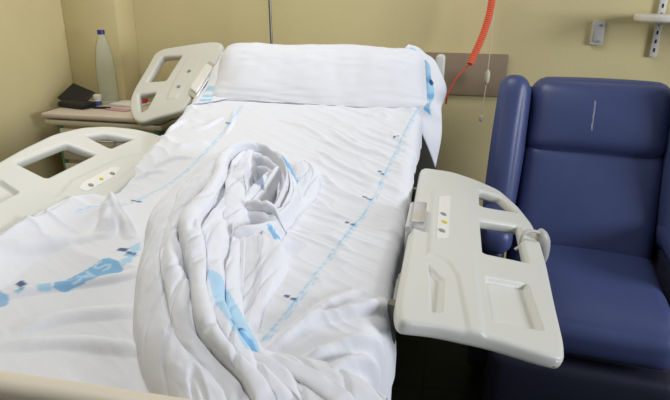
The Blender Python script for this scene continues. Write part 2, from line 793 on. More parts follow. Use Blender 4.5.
def offset_in(lp, k):
    c = np.mean(np.array(lp), 0)
    return [tuple(c+(np.array(p)-c)*k) for p in lp]


def disc(pl, px, py, r, m, name, parent, lift):
    (u, v), = pl([(px, py)], lift)
    lp = [(u+r*math.cos(a), v+r*math.sin(a)) for a in np.linspace(0, 2*math.pi, 20, endpoint=False)]
    q = plate(name, [lp], 0.004, 0.0012, m, None, pl.M4, lift=lift)
    return to_parent(q, parent)


# right rail, folded out and drooping towards the armchair
a = math.radians(17)
plR = Plane((-0.055, 1.3, 0.85-TH/2), (0, 1, 0), (math.cos(a), 0, -math.sin(a)))
r_out = [(420, 171), (449, 175), (473, 183), (498, 194), (517, 211), (531, 229), (539, 248), (545, 270), (553, 310), (562, 350),
         (562, 366), (545, 362), (490, 345), (435, 333), (397, 329), (394, 312), (407, 242), (416, 193)]
railR = rail(plR, r_out,
             [[(479, 191), (500, 198), (517, 213), (497, 210), (480, 207)], [(480, 221), (518, 227), (526, 263), (483, 254)]],
             [([(484, 275), (528, 283), (545, 331), (492, 322)], 0.016), ([(428, 262), (445, 279), (443, 313), (430, 312)], 0.012)],
             [([(425, 256), (431, 189), (470, 195), (474, 235), (487, 338), (466, 333), (455, 276), (446, 262), (434, 256)], 0.005)],
             'right side rail folded out flat like a tray')
st = plR([(438.5, 198), (450, 197), (448, 239), (435.5, 240)], TH/2)
q = plate('button_label', [round_poly(st, 0.012)], 0.003, 0.0008, M['sticker'], None, plR.M4, lift=TH/2+0.0045)
to_parent(q, railR)
lf = TH/2+0.007
disc(plR, 443.5, 214, 0.0085, M['grey'], 'button', railR, lf)
disc(plR, 444.5, 222, 0.0075, M['yellow'], 'button', railR, lf)
disc(plR, 442, 230.5, 0.0085, M['grey'], 'button', railR, lf)

# left rail, folded out and tilted up
a = math.radians(22)
plL = Plane((-1.0, 1.3, 0.872-TH/2), (0, 1, 0), (-math.cos(a), 0, math.sin(a)))
l_out = [(-60, 202), (0, 165), (21, 153), (52, 138), (80, 131), (105, 129.5), (133, 132), (154, 137), (170, 143), (168, 150),
         (150, 167), (105, 205), (40, 250), (-40, 300), (-110, 340), (-125, 280), (-100, 235)]
railL = rail(plL, l_out,
             [[(16, 164), (66, 144), (95, 155), (46, 179)], [(86, 137), (106, 134), (133, 139), (110, 149)]],
             [([(-60, 200), (0, 178), (21, 192), (-38, 222)], 0.016), ([(18, 224), (34, 214), (60, 212), (50, 224), (20, 240)], 0.008)],
             [([(52, 200), (70, 180), (118, 158), (148, 152), (140, 166), (120, 180), (80, 198)], 0.004)],
             'left side rail folded out and tilted up')
st = plL([(78, 190), (82, 184), (112, 168), (120, 169), (114, 178), (86, 193)], TH/2)
q = plate('button_label', [round_poly(st, 0.012)], 0.003, 0.0008, M['sticker'], None, plL.M4, lift=TH/2+0.0045)
to_parent(q, railL)
disc(plL, 91, 185, 0.0075, M['grey'], 'button', railL, lf)
disc(plL, 101.5, 179, 0.006, M['yellow'], 'button', railL, lf)
disc(plL, 112.5, 173.5, 0.0075, M['grey'], 'button', railL, lf)

# rail by the head on the left, riding on the raised back section
P0, P1, P2 = np.array((-1.0, 2.45, 1.19)), np.array((-1.3, 2.49, 1.156)), np.array((-1.02, 2.1, 0.95))
plH = Plane(P0, P0-P2, P1-P0)
h_out = [(156, 56), (165, 51), (190, 47), (213, 44), (224, 45), (224, 53), (216, 68), (190, 105), (184, 113), (175, 116), (156, 121),
         (142, 126), (134, 121), (131, 110), (132, 100), (137, 89), (148, 71)]
railH = rail(plH, h_out,
             [[(163, 57), (182, 56), (166, 81), (148, 82)], [(139, 95), (156, 93), (147, 110), (141, 113)]],
             (), [([(186, 58), (204, 56), (186, 86), (176, 100), (165, 100), (172, 84)], 0.003)],
             'rail at the head of the bed on the left')
disc(plH, 189, 71, 0.0085, M['grey'], 'button', railH, TH/2+0.0045)
disc(plH, 178.5, 86.5, 0.0085, M['grey'], 'button', railH, TH/2+0.0045)
lt = plH([(191, 91), (208, 65.5), (215, 70), (198, 96)], TH/2)
lt2 = offset_in(lt, 1.28)
to_parent(plate('latch_frame', [chaikin(lt2, 2, 0.12)], 0.014, 0.004, M['chrome'], None, plH.M4, lift=TH/2+0.002), railH)
q = plate('latch', [chaikin(lt, 2, 0.12)], 0.022, 0.006, M['white'], None, plH.M4, lift=TH/2+0.008)
to_parent(q, railH)

# headboard: only its right edge shows past the pillow
hb = [(-1.03, 0.50), (-1.03, 1.155), (-0.988, 1.155), (-0.98, 1.08), (-0.06, 1.08), (-0.052, 1.165), (-0.012, 1.165), (-0.012, 0.50)]
Mhb = Matrix.Translation((0, 2.58, 0)) @ Matrix.Rotation(math.pi/2, 4, 'X')
bpart(panel('headboard', round_poly(hb, 0.02), [], [], M['rail'], None, Mhb, step=0.012))

# chrome hinge between mattress and the right rail
bm = bmesh.new()
for y0 in (1.34, 1.37, 1.40):
    pass
bx(bm, (-0.044, 1.40, 0.858), (0.034, 0.15, 0.022), bevel=0.005)
tube(bm, [(-0.066, 1.30, 0.855), (-0.066, 1.48, 0.855)], 0.008, 12)
tube(bm, [(-0.066, 1.31, 0.855), (-0.066, 1.31, 0.70)], 0.008, 10)
tube(bm, [(-0.066, 1.47, 0.855), (-0.066, 1.47, 0.70)], 0.008, 10)
bpart(from_bm('hinge_bracket', bm, M['chrome'], sharp=40))
for x, rx in ((-0.05, 1), (-1.0, -1)):
    for y in (0.98, 1.7):
        bm = bmesh.new()
        tube(bm, [(x-0.02*rx, y, 0.83 if rx > 0 else 0.82), (x-0.03*rx, y, 0.60), (x-0.10*rx, y, 0.53)], 0.012, 10)
        bpart(from_bm('rail_arm', bm, M['steel'], sharp=40))

# ------------------------------------------------------------------ mattress
bm = bmesh.new()
ys = np.linspace(YF+0.005, YE, 40)
sec = chaikin([(XL+0.01, -0.195), (XR-0.01, -0.195), (XR-0.01, -0.012), (XL+0.01, -0.012)], 3, 0.12)
rings = [[bm.verts.new((p[0], y, float(bed_z(y))+p[1])) for p in sec] for y in ys]
for A, B in zip(rings[:-1], rings[1:]):
    for k in range(len(A)):
        bm.faces.new((A[k], A[(k+1) % len(A)], B[(k+1) % len(A)], B[k]))
bm.faces.new(rings[0])
bm.faces.new(rings[-1][::-1])
mo = from_bm('mattress', bm, M['mattress'], sharp=50)
tag(mo, 'mattress under the white printed sheet on the hospital bed', 'mattress')

# ------------------------------------------------------------------ cloth prints
WHITE = np.array((0.80, 0.81, 0.84))
LBLUE = np.array(lin(170, 212, 235))
MBLUE = np.array(lin(128, 184, 224))
NAVY = np.array(lin(52, 84, 130))
TEXTC = np.array(lin(205, 228, 240))


def bedpt(px, py, extra=0.0):
    """point of the bed's top surface seen at a pixel of the 670x400 frame"""
    d = ray(px, py)
    t = 0.3
    lo, hi = 0.3, 5.0
    for _ in range(50):
        t = (lo+hi)/2
        p = CAM+d*t
        if p[2] > float(bed_z(p[1]))+extra:
            lo = t
        else:
            hi = t
    return CAM+d*lo


def B2(pts, extra=0.0):
    return [bedpt(p[0], p[1], extra)[:2] for p in pts]


def blend(col, m, c, a=1.0):
    m = (np.clip(m, 0, 1)*a)[..., None]
    return col*(1-m)+np.asarray(c)*m


def soft(d, w, e=0.0025):
    return np.clip((w-d)/e+0.5, 0, 1)


def logo(col, X, Y, c, ang, s):
    """little two-lozenge navy mark with a light blue shadow"""
    ca, sa = math.cos(ang), math.sin(ang)
    u = (X-c[0])*ca+(Y-c[1])*sa
    v = -(X-c[0])*sa+(Y-c[1])*ca
    for du, dv in ((-0.55, 0.2), (0.55, -0.2)):
        a, b = (u/s-du), (v/s-dv)
        d = np.maximum(np.abs(a+0.35*b)/0.48, np.abs(b)/0.34)
        col = blend(col, (1-d)*6, NAVY, 0.9)
    a, b = u/s-0.75, v/s+0.55
    d = np.maximum(np.abs(a)/0.6, np.abs(b)/0.3)
    return blend(col, (1-d)*4, MBLUE, 0.7)


def stripe(col, X, Y, pts, seed=0, w=0.0032, gap=0.0085):
    d, S, side, _ = poly_dist(X, Y, catmull(pts, 6))
    # broken lettering-like dashes in two rows
    t = vnoise(S*160+seed*7, np.full_like(S, seed*3.3))
    t2 = vnoise(S*110+seed*5+40, np.full_like(S, seed*1.7+9))
    col = blend(col, soft(d, w)*np.clip((t-0.22)*4, 0.25, 1), LBLUE, 0.95)
    col = blend(col, soft(np.abs(d*side-gap), w*0.7)*np.clip((t2-0.42)*5, 0, 1), LBLUE, 0.8)
    return col


def strokes(col, X, Y, lines, o, ux, uy, s, w, c, a=0.9):
    """lettering: polylines in a unit box placed at o with axes ux, uy"""
    for ln in lines:
        pts = [np.array(o)+np.array(ux)*p[0]*s+np.array(uy)*p[1]*s for p in ln]
        d, _, _, _ = poly_dist(X, Y, pts)
        col = blend(col, soft(d, w), c, a)
    return col


L_S = [(0.6, 0.85), (0.3, 1.0), (0.05, 0.8), (0.15, 0.58), (0.5, 0.45), (0.6, 0.22), (0.35, 0.0), (0.0, 0.12)]
L_A = [(0.0, 0.0), (0.3, 1.0), (0.62, 0.0)]
L_A2 = [(0.1, 0.35), (0.5, 0.35)]

# ------------------------------------------------------------------ bottom sheet
# cross-section: left tuck, top, rounded right edge, hanging side
ds = 0.004
prof = []
for t in np.arange(0, 0.09, ds): prof.append((XL-0.012, -0.11+t, -1, 0))
R = 0.022
for t in np.linspace(0, math.pi/2, 8): prof.append((XL+R-0.012-R*math.cos(t), -R+R*math.sin(t), -math.cos(t), math.sin(t)))
for x in np.arange(XL+R-0.008, XR-0.035, ds): prof.append((x, 0.0, 0, 1))
R = 0.04
for t in np.linspace(0, math.pi/2, 14): prof.append((XR-0.035+R*math.sin(t), -R+R*math.cos(t), math.sin(t), math.cos(t)))
for t in np.arange(ds, 0.24, ds): prof.append((XR+0.005, -R-t, 1, 0))
prof = np.array(prof)
ysh = np.arange(YF-0.0, 2.30, ds)
m, n = len(prof), len(ysh)
PX = np.repeat(prof[:, 0][:, None], n, 1)
PZ = np.repeat(prof[:, 1][:, None], n, 1)
NX = np.repeat(prof[:, 2][:, None], n, 1)
NZ = np.repeat(prof[:, 3][:, None], n, 1)
Y = np.repeat(ysh[None, :], m, 0)
arc = np.concatenate([[0], np.cumsum(np.hypot(np.diff(prof[:, 0]), np.diff(prof[:, 1])))])
A_ = np.repeat(arc[:, None], n, 1)
hang = np.clip(-PZ/0.2, 0, 1)*(NX > 0.5)
X = PX
# fine gathers: stretched noise whose direction turns across the bed
h = 0.006*fbm(X*5+3, Y*5, 3)
th = -0.55
u = X*math.cos(th)+Y*math.sin(th)
v = -X*math.sin(th)+Y*math.cos(th)
wx = 0.03*fbm(X*6, Y*6+5, 2)
g = ridged((u+wx)*4.5, (v+wx)*26)**3
amp = np.clip((X+0.62)/0.4, 0.1, 1)*np.clip((Y-0.95)/0.4, 0.15, 1)
h += 0.0085*g*amp
g2 = ridged((u*0.9+v*0.2+wx)*9+7, (v+0.5*wx)*45+3)**2
h += 0.0036*g2*np.clip((X+0.7)/0.4, 0.2, 1)
# left edge gathers near the rail
lw = np.exp(-((X-XL)/0.09)**2)
h += lw*0.012*ridged(Y*14+X*5+fbm(X*9, Y*9)*1.5, X*3)**2
# big soft folds on the near left part
g3 = ridged((Y*6.5+X*1.6)+0.8*fbm(X*4, Y*4), X*1.3+2)**2
nl = np.clip((1.25-Y)/0.25, 0, 1)*np.clip((-0.45-X)/0.15, 0, 1)
h += 0.011*g3*nl


def crease(h, pts, w, a, ex=0.0, sharp=1.0):
    d, S, side, _ = poly_dist(X, Y, catmull(B2(pts, ex), 5))
    L = S.max()
    fade = np.clip(S/(0.2*L+1e-6), 0, 1)*np.clip((L-S)/(0.2*L+1e-6), 0, 1)
    b = np.clip(1-(d/w)**2, 0, 1)**(1.5*sharp)
    return h + a*b*(0.25+0.75*fade)


for pts, w_, a_ in [
    ([(104, 236), (110, 220), (113, 207)], 0.03, 0.035), ([(113, 208), (124, 224), (130, 238)], 0.02, 0.03),
    ([(0, 300), (50, 290), (105, 282), (140, 275)], 0.022, 0.013), ([(0, 262), (45, 252), (100, 236)], 0.03, 0.012),
    ([(10, 335), (70, 318), (140, 312)], 0.03, 0.011), ([(0, 350), (70, 345), (150, 352)], 0.025, 0.012),
    ([(270, 352), (310, 325), (360, 312), (392, 296)], 0.02, 0.018), ([(300, 368), (340, 350), (388, 335)], 0.022, 0.02),
    ([(320, 385), (350, 366), (385, 356)], 0.02, 0.018),
    ([(300, 330), (330, 305), (365, 290)], 0.02, 0.012),
    ([(322, 172), (338, 190), (368, 205)], 0.012, 0.007), ([(312, 195), (335, 215), (352, 222)], 0.012, 0.006),
    ([(318, 150), (345, 168), (380, 182)], 0.012, 0.008), ([(300, 232), (330, 238), (352, 250)], 0.012, 0.006),
    ([(330, 130), (360, 150), (398, 160)], 0.01, 0.006), ([(280, 120), (310, 130), (340, 150)], 0.012, 0.006),
    ([(225, 135), (232, 122), (234, 112)], 0.012, 0.006), ([(190, 130), (205, 128), (222, 118)], 0.014, 0.008),
    ([(175, 150), (190, 145), (210, 143)], 0.014, 0.01), ([(150, 172), (172, 160), (195, 158)], 0.014, 0.01),
    ([(132, 182), (150, 175), (165, 172)], 0.014, 0.01), ([(165, 132), (185, 122), (200, 122)], 0.014, 0.01),
]:
    h = crease(h, pts, w_, a_)
h *= np.clip(1-hang*0.2, 0, 1)
# hanging side swings in waves
wave = 0.008*np.sin(Y*13+1.0+2*fbm(Y*3, Y*0+2))*np.clip(hang*1.6, 0, 1) + 0.012*np.exp(-((Y-0.93)/0.10)**2)*np.clip(hang*2, 0, 1)
Px = X + NX*(h*0.8+wave)
Pz = PZ + bed_z(Y) + NZ*h
hem = 0.12+0.035*np.sin(Y*9+0.4)+0.14*np.clip((1.05-Y)/0.2, 0, 1)
Pz = np.where(hang > 0, bed_z(Y)-np.minimum(-PZ, np.maximum(hem, 0.05)+0*PZ)+NZ*h, Pz)
# towards the foot the left border lies over the inner edge of the tilted rail
kk = smooth01((1.50-Y)/0.22)*smooth01((Y-0.70)/0.16)
tk = np.clip(-PZ, 0, 1)
left = (NX < -0.3) & (PX < -0.9)
wr = 0.003*np.sin(Y*31)+0.007*ridged(Y*13, Y*0+4)
ox = XL+0.004-tk*0.10
oz = 0.872+(-1.0-ox)*math.tan(math.radians(22))+0.006+wr*(1-tk/0.11)
Px = np.where(left, Px*(1-kk)+ox*kk, Px)
Pz = np.where(left, Pz*(1-kk)+oz*kk, Pz)
over = 0.872+(-1.0-PX)*math.tan(math.radians(22))+0.007+wr
bump = kk*np.clip(over-bed_z(Y), 0, 1)
Pz = np.where(left, Pz, Pz+np.where(PX < -0.6, bump, 0))
col = np.broadcast_to(WHITE, X.shape+(3,)).copy()
rs = [(418, 108), (410, 122), (391, 162), (371, 204), (350, 232), (330, 256), (298, 299), (262, 342)]
col = stripe(col, X, Y, B2(rs), 1)
col = stripe(col, X, Y, B2([(242, 106), (237, 113), (228, 126), (205, 152), (185, 172), (150, 194), (130, 203), (105, 212), (80, 220)]), 2, w=0.0026)
for px, py, an, s in [(381, 174, -0.5, 0.011), (367, 201, -0.4, 0.014), (350, 225, -0.2, 0.012), (290, 299, -0.1, 0.011),
                      (228, 124, -0.4, 0.010), (136, 201, 0.2, 0.012), (396, 138, 1.2, 0.008), (22, 289, -0.5, 0.021), (127, 253, -0.1, 0.022)]:
    c = bedpt(px, py)[:2]
    col = logo(col, X, Y, c, an, s*1.3)
patch = B2([(52, 287), (60, 279), (75, 271), (108, 256), (119, 260), (123, 268), (92, 280), (64, 288)], 0.012)
col = blend(col, in_poly(X, Y, patch)*1.0, MBLUE, 0.9)
for pp, cc, aa in [([(-12, 288), (0, 289), (9, 297), (8, 303), (0, 306), (-14, 300)], MBLUE, 0.8), ([(34, 284), (52, 283), (52, 290), (38, 292)], LBLUE, 0.9),
                   ([(120, 259), (132, 255), (132, 262), (123, 267)], LBLUE, 0.9), ([(128, 246), (140, 240), (140, 248), (132, 252)], LBLUE, 0.8)]:
    col = blend(col, in_poly(X, Y, B2(pp, 0.008))*1.0, cc, aa)
# white lettering on the blue patch (reads from the far side of the bed)
o0 = np.array(bedpt(107, 261, 0.012)[:2])
o1 = np.array(bedpt(70, 281, 0.012)[:2])
ux = (o1-o0)/np.linalg.norm(o1-o0)
uy = np.array((ux[1], -ux[0]))
if uy[1] > 0: uy = -uy
o0 = o0 - uy*0.018
for k, lt in enumerate(([L_S], [L_A, L_A2], [L_S])):
    col = strokes(col, X, Y, lt, o0+ux*(0.004+0.040*k), ux, uy, 0.038, 0.0024, TEXTC, 0.95)
P = np.stack([Px, Y + 0*Px, Pz], -1)
me = grid_mesh('fitted_sheet', P, None, col)
sheet = link('bed_sheet', me, M['cloth'])
tag(sheet, 'white hospital sheet with blue printed edging spread over the mattress', 'sheet')

# ------------------------------------------------------------------ crumpled top sheet
def N1(x, y=0.0, z=0.0):
    return mnoise.noise(Vector((x, y, z)))


def gathered(path, npl, gam, seed, du=0.0028, dv=0.006, depth=0.6, swing=0.55, env_p=2.6, rough=1.0, levs=(), vals=()):
    """a length of cloth gathered into lengthwise folds along a path of
    (px, py, height seen, width, crest height above the bed); returns a grid of points"""
    Q = []
    for a, b, z, w_, h_ in path:
        p = bedpt(a, b, z)
        Q.append((p[0], p[1], w_, h_))
    Q = catmull(Q, 12)
    L = np.concatenate([[0], np.cumsum(np.linalg.norm(np.diff(Q[:, :2], axis=0), axis=1))])
    nv = int(L[-1]/dv)
    nu = int(max(q[2] for q in Q)/du*1.5)
    ss = np.linspace(0, L[-1], nv)
    c = np.stack([np.interp(ss, L, Q[:, k]) for k in range(4)], 1)
    t = np.gradient(c[:, :2], axis=0)
    for _ in range(6):
        t[1:-1] = (t[:-2]+t[1:-1]+t[2:])/3
    t /= np.linalg.norm(t, axis=1)[:, None]
    nrm = np.stack([-t[:, 1], t[:, 0]], 1)
    V = np.zeros((nv, nu, 3))
    r = random.Random(seed)
    lev = [r.uniform(0.0, 1.0) for _ in range(40)]
    val = [r.uniform(0.25, 1.0) for _ in range(40)]
    lev[:len(levs)] = levs
    val[:len(vals)] = vals
    for i in range(nv):
        w_, h_ = c[i, 2], c[i, 3]
        s_ = ss[i]
        ef = min(1.0, (s_+0.004)/0.03, (L[-1]-s_+0.004)/0.03)
        wig = 0.10*N1(s_*7, seed*3.7)
        for j in range(nu):
            u = -1+2*j/(nu-1)
            uu = (u+1)/2
            ph = npl*uu**gam + (0.75*N1(s_*3.2, uu*1.8, seed) + 0.10*N1(s_*9, uu*4.5, seed+5)+wig*0.5)*min(1, 4*uu, 4*(1-uu))
            ph = max(ph, 0.0)
            k = int(math.floor(ph))
            f = ph-k
            # round crest, sharp valley
            cr = math.sin(math.pi*f)
            cr = abs(cr)**0.75
            a_ = k+f
            top = lev[k % 40]*(1-f)+lev[(k+1) % 40]*f if False else lev[k % 40]
            top = 0.58+0.42*top+0.25*N1(s_*4+k*3.3, k*1.7, seed)
            vd = depth*(val[k % 40]*(1-f)+val[(k+1) % 40]*f)*(0.65+0.6*N1(s_*8, k*2.1+f, seed+9))
            vd = min(max(vd, 0.05), 0.95)
            env = max(0.0, 1-abs(u)**env_p)**0.5
            z = h_*env*ef*(top*(1-vd*(1-cr)))
            dg_ = abs(N1(s_*9+u*w_*14, u*w_*5-s_*2, seed+4))
            z += rough*env*(0.005*N1(s_*11, u*w_*22, seed+2)-0.007*max(0.0, 1-dg_*9)+0.0015*N1(s_*45, u*w_*50, seed))
            # crest leans over the next valley
            lat = u*w_/2 + swing*(w_/npl)*0.5*math.sin(2*math.pi*f)*(-0.5+0.7*N1(s_*4, k*2.7, seed+1))*env
            lat += 0.007*N1(s_*7, u*3, seed+7)
            if abs(u) == 1.0:
                z = -0.004
            V[i, j] = (c[i, 0]+nrm[i, 0]*lat, c[i, 1]+nrm[i, 1]*lat, max(z, 0.002) if abs(u) < 1 else z)
    V[..., 2] += bed_z(V[..., 1])
    return V


pieces = [
    # spread of cloth at the foot end
    gathered([(150, 338, .015, .05, .025), (166, 358, .02, .08, .03), (190, 382, .02, .10, .03), (220, 402, .02, .10, .03)], 2, 1.0, 31, depth=.3),
    gathered([(236, 345, .02, .05, .03), (256, 356, .03, .09, .045), (285, 368, .03, .13, .045), (318, 388, .02, .16, .035), (352, 412, .02, .16, .025)], 4, 1.0, 38, depth=.45),
    # tail on the right of the swirl
    gathered([(296, 156, .03, .045, .04), (306, 169, .03, .08, .05), (303, 188, .025, .085, .048), (289, 208, .02, .06, .04), (272, 224, .012, .04, .02)], 3, 1.0, 32, depth=.4),
    # flap below the swirl
    gathered([(252, 226, .04, .09, .06), (258, 240, .04, .13, .06), (258, 258, .03, .135, .045), (253, 280, .02, .10, .03), (248, 305, .012, .07, .02), (244, 330, .01, .05, .016)], 3, 1.0, 33, depth=.2, rough=.6),
    # main length: out of the swirl, round the top and down the left to the foot
    gathered([(248, 206, .04, .05, .06), (262, 214, .045, .06, .07), (279, 208, .05, .065, .08), (289, 188, .055, .07, .09), (283, 168, .06, .075, .10), (264, 157, .06, .085, .105),
              (240, 160, .06, .13, .12), (218, 178, .055, .21, .125), (203, 203, .05, .27, .12), (195, 235, .045, .25, .10), (188, 270, .04, .215, .09), (188, 305, .035, .20, .08),
              (199, 338, .035, .19, .08), (216, 366, .03, .19, .07), (240, 392, .03, .20, .055), (262, 420, .03, .22, .04)], 5, 1.25, 34, depth=.8,
             levs=(.45, .6, 1.0, .55, .5), vals=(.3, .2, .95, .5, .9, .4), swing=.45),
    # broad roll dropping out of the swirl
    gathered([(250, 152, .07, .06, .12), (243, 166, .07, .085, .135), (238, 184, .065, .10, .135), (233, 204, .06, .095, .12), (231, 222, .05, .08, .10), (238, 238, .03, .05, .06)], 1, 1.0, 40, depth=.2, env_p=2.0),
    # inner folds of the swirl
    gathered([(283, 172, .06, .03, .08), (272, 180, .06, .05, .10), (260, 190, .06, .06, .10), (249, 201, .055, .05, .09), (240, 210, .05, .03, .08)], 2, 1.0, 35, depth=.6),
    gathered([(238, 210, .05, .03, .07), (252, 213, .05, .04, .08), (268, 215, .05, .045, .08), (286, 220, .04, .03, .05)], 2, 1.0, 36, depth=.6),
    gathered([(222, 234, .05, .03, .06), (240, 232, .05, .045, .075), (260, 228, .05, .04, .07), (280, 221, .04, .03, .05)], 2, 1.0, 37, depth=.6),
]
Vs, Fs, base = [], [], 0
for V in pieces:
    m, n, _ = V.shape
    idx = np.arange(m*n).reshape(m, n)+base
    Fs.append(np.stack([idx[:-1, :-1], idx[1:, :-1], idx[1:, 1:], idx[:-1, 1:]], -1).reshape(-1, 4))
    Vs.append(V.reshape(-1, 3))
    base += m*n
co = np.concatenate(Vs)
q = np.concatenate(Fs)
nv_ = len(co)
me = bpy.data.meshes.new('crumpled_sheet')
me.vertices.add(nv_)
me.vertices.foreach_set('co', co.astype(np.float32).ravel())
me.loops.add(q.size)
me.loops.foreach_set('vertex_index', q.astype(np.int32).ravel())
me.polygons.add(len(q))
me.polygons.foreach_set('loop_start', (np.arange(len(q))*4).astype(np.int32))
me.update(calc_edges=True)
X, Y = co[:, 0], co[:, 1]
col = np.broadcast_to(WHITE*0.98, (nv_, 3)).copy()


def zpt(px, py, z):
    return bedpt(px, py, z)[:2]


for pp, zz, cc, aa in [
    ([(280, 149), (288, 150), (298, 160), (297, 168), (288, 163)], .095, MBLUE, .9),
    ([(252, 172), (262, 172), (264, 186), (255, 186)], .08, NAVY, .6),
    ([(267, 229), (282, 226), (288, 234), (274, 240)], .045, MBLUE, .95),
    ([(207, 280), (222, 284), (240, 306), (256, 330), (261, 350), (246, 354), (230, 334), (216, 310)], .04, LBLUE, .8),
    ([(236, 330), (252, 336), (258, 350), (248, 352)], .035, MBLUE, .9),
]:
    col = blend(col, in_poly(X, Y, [zpt(a, b, zz) for a, b in pp])*1.0, cc, aa)
col = logo(col, X, Y, zpt(237, 328, .04), 0.8, 0.010)
ca_ = me.color_attributes.new('print', 'FLOAT_COLOR', 'POINT')
c4 = np.ones((nv_, 4), np.float32)
c4[:, :3] = col
ca_.data.foreach_set('color', c4.ravel())
heap = link('crumpled_sheet', me, M['cloth'])
tag(heap, 'crumpled white top sheet twisted into a heap in the middle of the bed', 'sheet')

# ------------------------------------------------------------------ pillow
nu, nt_ = 150, 110
us = np.linspace(0, 1, nu)
PT = np.zeros((nu, nt_, 3))
CO = np.broadcast_to(WHITE*1.0, (nu, nt_, 3)).copy()
x0, x1 = -0.935, -0.075
tilt = math.radians(60)
for i, u_ in enumerate(us):
    x = x0+(x1-x0)*u_
    e = abs(2*u_-1)
    endk = (1-e**9)**0.45
    endk = max(endk, 0.28)
    for j in range(nt_):
        a = 2*math.pi*j/(nt_-1)
        ca, sa = math.cos(a), math.sin(a)
        k = 2/2.9
        cx = math.copysign(abs(ca)**k, ca)*0.150*(0.72+0.28*endk)
        cy = math.copysign(abs(sa)**k, sa)*0.088*endk
        nzv = mnoise.noise(Vector((x*5, ca*1.2, sa*1.2)))*0.008 + mnoise.noise(Vector((x*16, ca*2.0, sa*2+4)))*0.003
        rr = abs(mnoise.noise(Vector((x*3+ca, ca*6+x*2, 8+sa))))
        nzv += -0.004*max(0, 1-rr*6)
        # gathers near the ends
        nzv += 0.006*math.sin(a*9+2*math.sin(a*2))*max(0, e-0.72)/0.28
        cx += nzv*ca
        cy += nzv*sa
        PT[i, j] = (-0.52+(x+0.52)*(1-0.045*cx/0.15), cy, cx)
ct, st_ = math.cos(tilt), math.sin(tilt)
# long section axis leans back against the raised head section
yy = PT[..., 2]*ct-PT[..., 1]*st_*-1*-1
zz = PT[..., 2]*st_+PT[..., 1]*ct*-1
Yp = PT[..., 2]*ct + PT[..., 1]*st_
Zp = PT[..., 2]*st_ - PT[..., 1]*ct
PT[..., 1] = Yp+2.225
PT[..., 2] = Zp+1.070
PT[..., 2] = np.maximum(PT[..., 2], bed_z(PT[..., 1])+0.004)
me = grid_mesh('pillow', PT, None, CO)
pil = link('pillow', me, M['cloth'])
tag(pil, 'long white bolster pillow leaning at the head of the bed', 'pillow')
# loose open end of the pillowcase hanging over the right edge
nu, nv = 46, 80
FL = np.zeros((nu, nv, 3))
FC = np.broadcast_to(WHITE, (nu, nv, 3)).copy()
top = catmull([(-0.19, 2.36, 1.18), (-0.17, 2.28, 1.14), (-0.15, 2.19, 1.06), (-0.14, 2.13, 1.01)], 30)
edge_px = catmull([at_y(408, 45, 2.36), at_y(424, 51, 2.36), at_y(436, 65, 2.33), at_y(446, 90, 2.27), at_y(441, 110, 2.22), at_y(441, 132, 2.18), at_y(436, 167, 2.10)], 18)
for i in range(nu):
    s = i/(nu-1)
    for j in range(nv):
        t = j/(nv-1)
        a = top[int(t*(len(top)-1))]
        b = edge_px[int(t*(len(edge_px)-1))]
        p = a*(1-s)+b*s
        bow = math.sin(s*math.pi)
        wv = 0.010*math.sin(t*15+s*2.0)*s + 0.006*math.sin(t*31+1+s*4)*s
        p = p + np.array((0.25, -0.55, 0.5))*(0.016*bow+0.8*wv)
        FL[i, j] = p
        band = 0.42+0.14*math.sin(t*9)
        if abs(s-0.55) < 0.12+0.05*math.sin(t*23) and 0.06 < t < 0.82:
            FC[i, j] = LBLUE if (math.sin(t*40+s*8) > -0.5) else MBLUE
        if (s-0.62)**2*2+(t-0.26)**2*6 < 0.012 or (s-0.60)**2*2+(t-0.5)**2*6 < 0.006:
            FC[i, j] = NAVY
me = grid_mesh('pillowcase_hem', FL, None, FC)
hem_o = link('pillowcase_hem', me, M['cloth'], pil)
sm = hem_o.modifiers.new('thick', 'SOLIDIFY')
sm.thickness = 0.003
hem_o['label'] = 'loose open end of the pillowcase with blue print'

nu, nv = 24, 50
FL = np.zeros((nu, nv, 3))
FC = np.broadcast_to(WHITE, (nu, nv, 3)).copy()
inn = catmull([(-0.86, 2.34, 1.16), (-0.86, 2.25, 1.11), (-0.86, 2.17, 1.04), (-0.85, 2.11, 1.0)], 20)
outr = catmull([at_y(221, 52, 2.33), at_y(209, 78, 2.22), at_y(199, 98, 2.12), at_y(194, 111, 2.05)], 20)
for i in range(nu):
    s = i/(nu-1)
    for j in range(nv):
        t = j/(nv-1)
        p = inn[int(t*(len(inn)-1))]*(1-s)+outr[int(t*(len(outr)-1))]*s
        p = p + np.array((-0.15, -0.6, 0.5))*(0.012*math.sin(s*math.pi)+0.005*math.sin(t*19+s*3)*s)
        FL[i, j] = (p[0], p[1], max(p[2], float(bed_z(p[1]))+0.012))
        if 0.45 < s < 0.85 and t > 0.5 and math.sin(t*38+s*7) > -0.3:
            FC[i, j] = LBLUE
me = grid_mesh('pillowcase_corner', FL, None, FC)
cor = link('pillowcase_corner', me, M['cloth'], pil)
sm = cor.modifiers.new('thick', 'SOLIDIFY')
sm.thickness = 0.003
cor['label'] = 'pinched left end of the pillowcase with blue print'

# ------------------------------------------------------------------ armchair
ch = empty('armchair', (0.518, 1.86, 0), math.radians(-7))
tag(ch, 'blue vinyl wing-back recliner armchair to the right of the bed', 'armchair')
# local frame: x right, -y towards the viewer
lean = math.radians(17)


def Mloc(c, rx=0.0, rz=0.0, ry=0.0):
    return Matrix.Translation(c) @ Matrix.Rotation(rz, 4, 'Z') @ Matrix.Rotation(ry, 4, 'Y') @ Matrix.Rotation(rx, 4, 'X')


